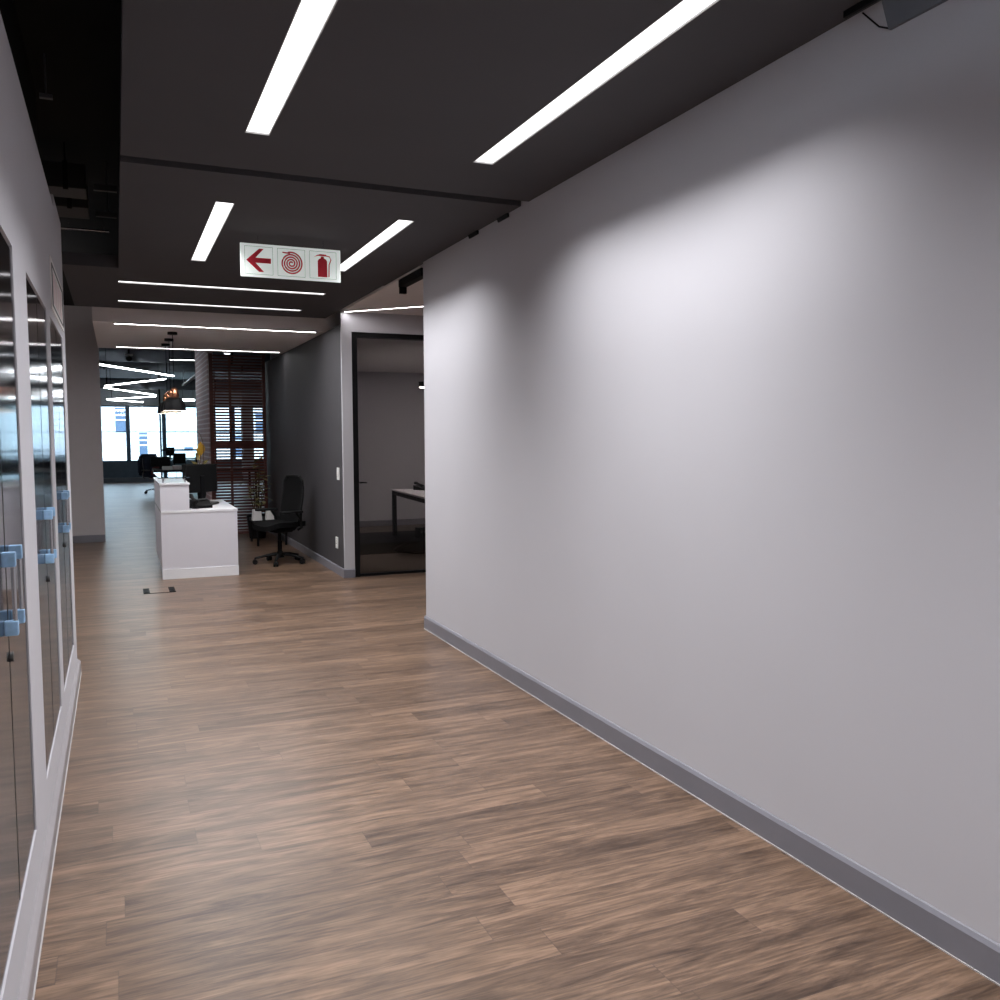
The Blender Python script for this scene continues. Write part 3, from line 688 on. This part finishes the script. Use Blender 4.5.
# ------------------------------------------------------------------ pendants
t = thing('pendant_lamp', 'black dome pendant with copper neck, nearest of the three hanging over reception', 'lamp', (0.645, 11.1, 1.885), group='black pendants over reception')
t.location = (0.645, 11.1, 1.885)
def dome(r=0.128):
    out = [(r, 0.0), (r, 0.02), (r * 0.97, 0.06), (r * 0.86, 0.105), (r * 0.70, 0.135), (r * 0.52, 0.15), (0.05, 0.155)]
    inn = [(0.046, 0.150), (r * 0.5, 0.145), (r * 0.68, 0.130), (r * 0.835, 0.101), (r * 0.945, 0.058), (r * 0.97, 0.02), (r * 0.97, 0.0)]
    return out, inn
o_, i_ = dome()
MB().lathe(o_ + [(0.0, 0.156)]).build('shade', 'black', t, smooth=True)
MB().lathe([(0.0, 0.149)] + i_).build('shade_lining', 'white_enamel', t, smooth=True)
MB().lathe([(0.052, 0.155), (0.056, 0.17), (0.05, 0.21), (0.042, 0.25), (0.02, 0.268), (0.0, 0.27)], seg=24).build('neck', 'copper', t, smooth=True)
MB().lathe([(0.0, 0.02), (0.025, 0.025), (0.038, 0.05), (0.03, 0.085), (0.016, 0.12), (0.016, 0.148)], seg=20).build('bulb', 'bulb', t, smooth=True)
MB().cyl((0, 0, 0.268), (0, 0, 2.77 - 1.885), 0.004, seg=8).build('cord', 'black', t)
MB().cyl((0, 0, 2.77 - 1.885), (0, 0, 2.80 - 1.885), 0.055, seg=24).build('ceiling_rose', 'black', t, smooth=True)
copy_tree(t, loc=(0.645, 11.85, 1.885), label='middle black dome pendant of the row, mostly hidden behind the nearest')
copy_tree(t, loc=(0.638, 12.5, 1.885), label='farthest black dome pendant of the row, peeking left of the nearest')

# ------------------------------------------------------------------ slat screen
t = thing('slat_screen', 'tall red-brown wooden slat screen beside the charcoal wall', 'screen', (1.385, 14.78, 0))
SW = 0.875
mb = MB(); z = 0.05
while z < 2.86:
    if not (1.40 < z < 1.50): mb.box(0.06, SW - 0.05, 0.006, 0.03, z, z + 0.031)
    z += 0.0475
mb.build('slats', 'slat', t)
B(0, 0.06, -0.005, 0.05, 0, 2.9).build('upright', 'slat', t); B(SW - 0.05, SW, -0.005, 0.05, 0, 2.9).build('upright', 'slat', t)
B(0.06, SW - 0.05, -0.002, 0.045, 1.405, 1.515).build('middle_rail', 'slat', t)
B(0.06, SW - 0.05, -0.002, 0.045, 0.0, 0.045).build('bottom_rail', 'slat', t)
B(0.30, 0.34, 0.032, 0.05, 0.045, 2.9).build('batten', 'slat', t)
t = thing('ceiling_spotlight', 'small white ceiling spot glowing above the slat screen', 'spotlight', (1.62, 14.3, 2.86))
MB().cyl((0, 0, 0), (0, 0, 0.06), 0.055, 0.05, seg=20).build('housing', 'white_enamel', t, smooth=True)
MB().cyl((0, 0, -0.004), (0, 0, 0), 0.045, seg=20).build('lens', 'spot_white', t)
MB().cyl((0, 0, 0.06), (0, 0, 0.64), 0.008, seg=8).build('stem', 'black', t)

# ------------------------------------------------------------------ switch plates
t = thing('light_switch', 'white light switch plate on the charcoal wall', 'switch', (2.29, 9.82, 1.085))
MB().box(-0.012, 0, -0.045, 0.045, 0, 0.14, 0.002).build('plate', 'white_enamel', t)
for k in range(2): B(-0.016, -0.012, -0.03 + 0.032 * k, -0.003 + 0.032 * k, 0.045, 0.095).build('rocker', 'paper', t)
t = thing('wall_socket', 'white power socket low on the charcoal wall', 'socket', (2.29, 9.94, 0.295))
MB().box(-0.012, 0, -0.045, 0.045, 0, 0.13, 0.002).build('plate', 'white_enamel', t)
mb = MB()
for dy, dz in ((0, 0.085), (-0.015, 0.055), (0.015, 0.055)): mb.cyl((-0.0135, dy, dz), (-0.012, dy, dz), 0.005, seg=10)
mb.build('pin_hole', 'black', t)

# ------------------------------------------------------------------ the office behind the glass
t = thing('office_table', 'white-topped office table with black legs behind the glass door', 'table', (3.95, 13.38, 0.008), -0.068)
# local frame: visible left edge runs towards -y
MB().box(0, 1.5, -2.42, 0, 0.715, 0.737, 0.002).build('table_top', 'laminate_bright', t)
mb = B(0.01, 0.05, -2.41, -0.01, 0.655, 0.715); mb.box(1.45, 1.49, -2.41, -0.01, 0.655, 0.715); mb.box(0.05, 1.45, -2.41, -2.37, 0.655, 0.715); mb.box(0.05, 1.45, -0.05, -0.01, 0.655, 0.715)
mb.build('apron', 'black', t)
for x in (0.01, 1.43):
    for y in (-2.41, -0.07): B(x, x + 0.06, y, y + 0.06, 0, 0.655).build('leg', 'black', t)
t = thing('office_phone', 'black phone lying on the white office table', 'phone', (4.34, 13.0, 0.745), 0.4)
MB().poly([(-0.1, -0.1, 0), (-0.1, 0.1, 0), (-0.1, 0.1, 0.07), (-0.1, -0.1, 0.025)], (0.2, 0, 0)).build('body', 'black_plastic', t)
MB().tube([(-0.065, -0.1, 0.06), (-0.065, -0.06, 0.07), (-0.065, 0.0, 0.085), (-0.065, 0.06, 0.105), (-0.065, 0.1, 0.105)], [0.022, 0.024, 0.015, 0.024, 0.022], seg=10).build('handset', 'black_plastic', t, smooth=True)
t = thing('pendant_spotlight', 'small black cylinder lamp hanging in the glass-door office', 'lamp', (4.06, 12.0, 2.262), group=None)
MB().cyl((0, 0, 0.012), (0, 0, 0.085), 0.09, seg=24).build('housing', 'black', t, smooth=True)
MB().cyl((0, 0, 0), (0, 0, 0.012), 0.08, seg=24).build('lens', 'lamp_white', t)
MB().cyl((0, 0, 0.085), (0, 0, 0.427), 0.006, seg=8).build('stem', 'black', t)
struct(B(2.5, 5.9, 11.35, 13.9, 0.008, 0.014).build('floor_dark_sheet', 'dark_sheet'))  # thin black sheet on the carpet under the table
t = thing('power_box', 'black power strip box on the office floor beneath the table', 'power strip', (4.35, 12.9, 0.014), 0.3)
MB().box(-0.16, 0.16, -0.05, 0.05, 0, 0.16, 0.006).build('casing', 'black_plastic', t)
mb = MB()
for k in range(4): mb.cyl((-0.11 + 0.07 * k, -0.052, 0.09), (-0.11 + 0.07 * k, -0.05, 0.09), 0.02, seg=14)
mb.build('outlet', 'dark_grey', t)
pts = [(4.3, 12.72, 0.022), (4.1, 12.4, 0.022), (3.85, 12.2, 0.022), (3.6, 11.9, 0.022), (3.45, 11.5, 0.022), (3.6, 11.15, 0.018), (3.85, 11.2, 0.018), (4.1, 11.5, 0.022), (4.5, 11.4, 0.022)]
def smooth_pts(p, n=8):
    p = [Vector(q) for q in p]; o = []
    for i in range(len(p) - 1):
        a, b, c, e = p[max(i - 1, 0)], p[i], p[i + 1], p[min(i + 2, len(p) - 1)]
        for k in range(n):
            u = k / n
            o.append(0.5 * ((2 * b) + (c - a) * u + (2 * a - 5 * b + 4 * c - e) * u * u + (3 * b - a - 3 * c + e) * u ** 3))
    return o + [p[-1]]
tag(MB().tube(smooth_pts(pts), 0.008, seg=8).build('power_cable', 'black_plastic', smooth=True), 'black cable looping over the dark office carpet', 'cable')

# ------------------------------------------------------------------ the open office beyond
t = thing('bench_table', 'long dark bench table in the far open office', 'table', (0.85, 24.6, 0))
MB().box(0, 2.6, -0.7, 0.7, 0.68, 0.74, 0.004).build('table_top', 'black', t)
for x in (0.05, 2.49):
    for y in (-0.64, 0.58): B(x, x + 0.06, y, y + 0.06, 0, 0.68).build('leg', 'black', t)
for x, y, w, dd, hh, m, lab in ((1.18, 24.1, 0.22, 0.25, 0.09, 'paper', 'white paper stack on the far dark bench, left of the pink one'), (1.42, 24.15, 0.20, 0.22, 0.11, 'pink', 'pinkish carton on the far dark bench, beside white papers')):
    o = thing('paper_stack' if m == 'paper' else 'carton', lab, 'papers' if m == 'paper' else 'carton', (x, y, 0.74), 0.1)
    MB().box(-w / 2, w / 2, -dd / 2, dd / 2, 0, hh * 0.8, 0.004).build('stack', m, o)
    MB().box(-w / 2.1, w / 2.1, -dd / 2.1, dd / 2.1, hh * 0.8, hh, 0.003).build('top_sheet', 'paper', o)
monitor((1.05, 24.9, 0.74), PI, 'dark monitor at the left end of the far bench table', w=0.5, h=0.26, zb=0.06)
office_chair((0.97, 26.6, 0), 2.2, 'pale-framed office chair with coats over it, left of the far bench', back='navy_cloth', frame='bar_steel', arm='dark_grey')
def jacket(loc, rz, label, m, w, hh, lining):
    o = thing('jacket', label, 'jacket', loc, rz)
    def fn(u, v):
        s = (u - 0.5) * 2
        x = (0.035 + 0.075 * abs(s) ** 0.8) * (1 if s > 0 else -1) if abs(s) > 0.08 else s * 0.7
        z = -hh * max(0, abs(s) - 0.08) * (1.0 + 0.06 * math.sin(v * 9)) 
        y = (v - 0.5) * w * (1 + 0.15 * abs(s)) + 0.012 * math.sin(z * 20)
        return (x + 0.012 * math.sin(v * 17 + s), y, z), (math.copysign(1, s) if abs(s) > 0.1 else s, 0, 1 if abs(s) < 0.15 else 0.2)
    MB().slab(fn, 28, 20, 0.012).build('body', m, o, smooth=True)
    for sd in (-1, 1):
        MB().tube([(0.08, sd * w * 0.42, -0.05), (0.11, sd * w * 0.5, -0.2), (0.13, sd * w * 0.5, -hh * 0.85)], [0.045, 0.05, 0.04], seg=10).build('sleeve', lining, o, smooth=True)
    return o
jacket((0.825, 26.79, 1.10), 2.2, 'navy jacket draped over the back of the pale-framed far chair', 'navy_cloth', 0.44, 0.62, 'navy_cloth')
jacket((1.10, 26.45, 0.78), 2.2, 'maroon coat hanging over the seat side of the far chair', 'maroon_cloth', 0.30, 0.42, 'maroon_cloth')
# glass room with a black post and rail
t = thing('glass_partition', 'black-framed glass partition with a rail in front of the far windows', 'partition', (1.19, 28.0, 0))
B(0, 0.05, 0, 0.05, 0, 3.5).build('post', 'black', t); B(1.55, 1.60, 0, 0.05, 0, 3.5).build('post', 'black', t)
B(0.05, 1.55, 0.0, 0.05, 1.17, 1.215).build('rail', 'black', t)
B(0.05, 1.55, 0.02, 0.03, 0.0, 1.17).build('pane', 'glass', t); B(0.05, 1.55, 0.02, 0.03, 1.215, 3.5).build('pane', 'glass', t)
monitor((1.52, 29.0, 0.92), 0.2, 'dark monitor behind the glass partition rail', w=0.26, h=0.26, zb=0.08)
t = thing('high_table', 'slim dark high table behind the glass partition', 'table', (1.3, 28.7, 0))
MB().box(0, 1.1, 0, 0.7, 0.885, 0.92, 0.004).build('table_top', 'slate', t)
for x in (0.05, 1.01):
    for y in (0.04, 0.62): B(x, x + 0.04, y, y + 0.04, 0, 0.885).build('leg', 'black', t)
def stool(loc, rz, label):
    t = thing('bar_stool', label, 'stool', loc, rz, 'dark stools behind the glass')
    MB().box(-0.19, 0.19, -0.19, 0.19, 0.70, 0.74, 0.012).build('seat', 'black_plastic', t)
    MB().box(-0.19, 0.19, 0.17, 0.20, 0.80, 1.10, 0.012).build('backrest', 'black_plastic', t)
    for sx in (-1, 1):
        for sy in (-1, 1):
            MB().tube([(sx * 0.22, sy * 0.22, 0), (sx * 0.16, sy * 0.16, 0.70)] + ([(sx * 0.16, 0.185, 1.0)] if sy > 0 else []), 0.013, seg=8).build('leg', 'black', t)
    return t
s0 = stool((1.76, 27.55, 0), 0.3, 'dark bar stool at the far glass partition, left one')
copy_tree(s0, loc=(2.30, 27.45, 0), rz=-0.2, label='dark bar stool at the far glass partition, right one')
# vase with one yellow bloom at the back of the desk
t = thing('flower_vase', 'black vase with a yellow bloom behind the reception monitors', 'vase', (0.985, 11.84, 0.762))
MB().lathe([(0.0, 0.0), (0.04, 0.0), (0.055, 0.08), (0.05, 0.2), (0.03, 0.27), (0.034, 0.30), (0.028, 0.30), (0.024, 0.27), (0.0, 0.26)], seg=24).build('pot', 'black_plastic', t, smooth=True)
MB().tube(smooth_pts([(0, 0, 0.27), (-0.02, 0, 0.42), (0.0, 0, 0.55), (-0.012, 0, 0.66)]), 0.006, seg=8).build('stem', 'stem', t, smooth=True)
MB().tube(smooth_pts([(0, 0, 0.27), (0.03, 0, 0.50), (0.035, 0, 0.70), (0.0, 0, 0.84), (-0.035, 0, 0.87)]), 0.004, seg=8).build('stem', 'stem', t, smooth=True)
mb = MB()
for k, (dx, dz, L, wd) in enumerate(((-0.03, 0.60, 0.13, 0.030), (0.0, 0.63, 0.16, 0.034), (0.03, 0.61, 0.15, 0.030), (-0.015, 0.58, 0.11, 0.028))):
    dv = Vector((dx * 6, 0.3 * (k - 1.5), 1)).normalized(); p = Vector((dx * 0.4, 0, dz - 0.03)); sd = Vector((1, 0, -dx * 6)).normalized() * wd
    mb.poly([tuple(q) for q in (p, p + dv * L * 0.35 + sd, p + dv * L * 0.7 + sd * 0.8, p + dv * L, p + dv * L * 0.7 - sd * 0.8, p + dv * L * 0.35 - sd)], (0, 0.008, 0))
mb.build('bloom', 'yellow', t)
mb = MB()
for dx, dz, an in ((-0.05, 0.44, 2.6), (-0.02, 0.40, 2.2), (0.02, 0.46, 0.6), (-0.045, 0.50, 2.0)):
    dv = Vector((math.cos(an), 0.2, math.sin(an))); p = Vector((dx * 0.3, 0, dz)); sd = dv.cross(Vector((0, 1, 0))).normalized() * 0.022
    mb.poly([tuple(q) for q in (p, p + dv * 0.05 + sd, p + dv * 0.12, p + dv * 0.05 - sd)], (0, 0.004, 0))
mb.build('foliage', 'leaf', t)
# ceiling services in the open office
def far_duct(label, y, z, r, x0, x1, m='slate'):
    t = thing('service_duct', label, 'duct', (0, y, z), group='services under the far ceiling')
    MB().cyl((x0, 0, 0), (x1, 0, 0), r, seg=20).build('pipe', m, t, smooth=True)
    mb = MB()
    for k in range(4):
        x = x0 + (x1 - x0) * (k + 0.5) / 4; mb.cyl((x - 0.02, 0, 0), (x + 0.02, 0, 0), r + 0.008, seg=20); mb.box(x - 0.01, x + 0.01, -0.005, 0.005, r, 3.5 - z)
    mb.build('hanger', 'black', t)
far_duct('thick slate-blue duct crossing behind the pale ceiling edge', 17.6, 3.12, 0.17, -4.5, 6.0)
far_duct('slimmer slate-blue duct crossing behind the first zigzag tube', 21.0, 3.15, 0.10, -4.5, 7.0)
far_duct('far slate-blue duct crossing behind the lower zigzag tubes', 27.0, 3.08, 0.15, -4.5, 7.0)
tag(B(-4.8, 8.0, 15.4, 15.7, 3.02, 3.14).build('cable_tray', 'black'), 'black cable tray crossing just behind the pale ceiling edge', 'cable tray')
mb = B(1.49, 1.56, 18.5, 22.6, 2.80, 2.84, 0.004)
for y in (18.7, 22.4): mb.cyl((1.525, y, 2.84), (1.525, y, 3.497), 0.006, seg=6)
tag(mb.build('cable_trunking', 'bulk_grey'), 'pale trunking running away from us left of the brick wall', 'trunking')
t = thing('security_camera', 'small black dome fitting hanging under the far ceiling, left', 'camera', (0.226, 15.2, 2.80))
MB().lathe([(0.0, -0.03), (0.03, -0.025), (0.048, 0.0), (0.05, 0.03), (0.03, 0.045), (0.0, 0.045)], seg=20).build('dome', 'black_plastic', t, smooth=True)
MB().box(-0.06, 0.06, -0.03, 0.03, 0.06, 0.085, 0.004).build('mount', 'bulk_grey', t)
MB().cyl((0, 0, 0.045), (0, 0, 0.70), 0.012, seg=8).build('stem', 'black', t)

# ------------------------------------------------------------------ daylight
w = bpy.data.worlds.new('world'); sc.world = w; w.use_nodes = True
bg = w.node_tree.nodes['Background']
bg.inputs[0].default_value = (0.72, 0.86, 1.0, 1); bg.inputs[1].default_value = 3.5
sun = bpy.data.lights.new('sun', 'SUN'); sun.energy = 1.0; sun.angle = 0.02; sun.color = (1.0, 0.97, 0.93)
so = bpy.data.objects.new('sun', sun); COL.objects.link(so); so.rotation_euler = (math.radians(42), 0, math.radians(18))
so.location = (0, 10, 30)

sc.view_settings.view_transform = 'Standard'
sc.view_settings.look = 'None'
sc.view_settings.gamma = 1.0
sc.view_settings.use_curve_mapping = False
sc.view_settings.exposure = 1.4
sc.cycles.max_bounces = 10
sc.cycles.diffuse_bounces = 6
sc.cycles.transparent_max_bounces = 16
sc.cycles.sample_clamp_indirect = 6.0
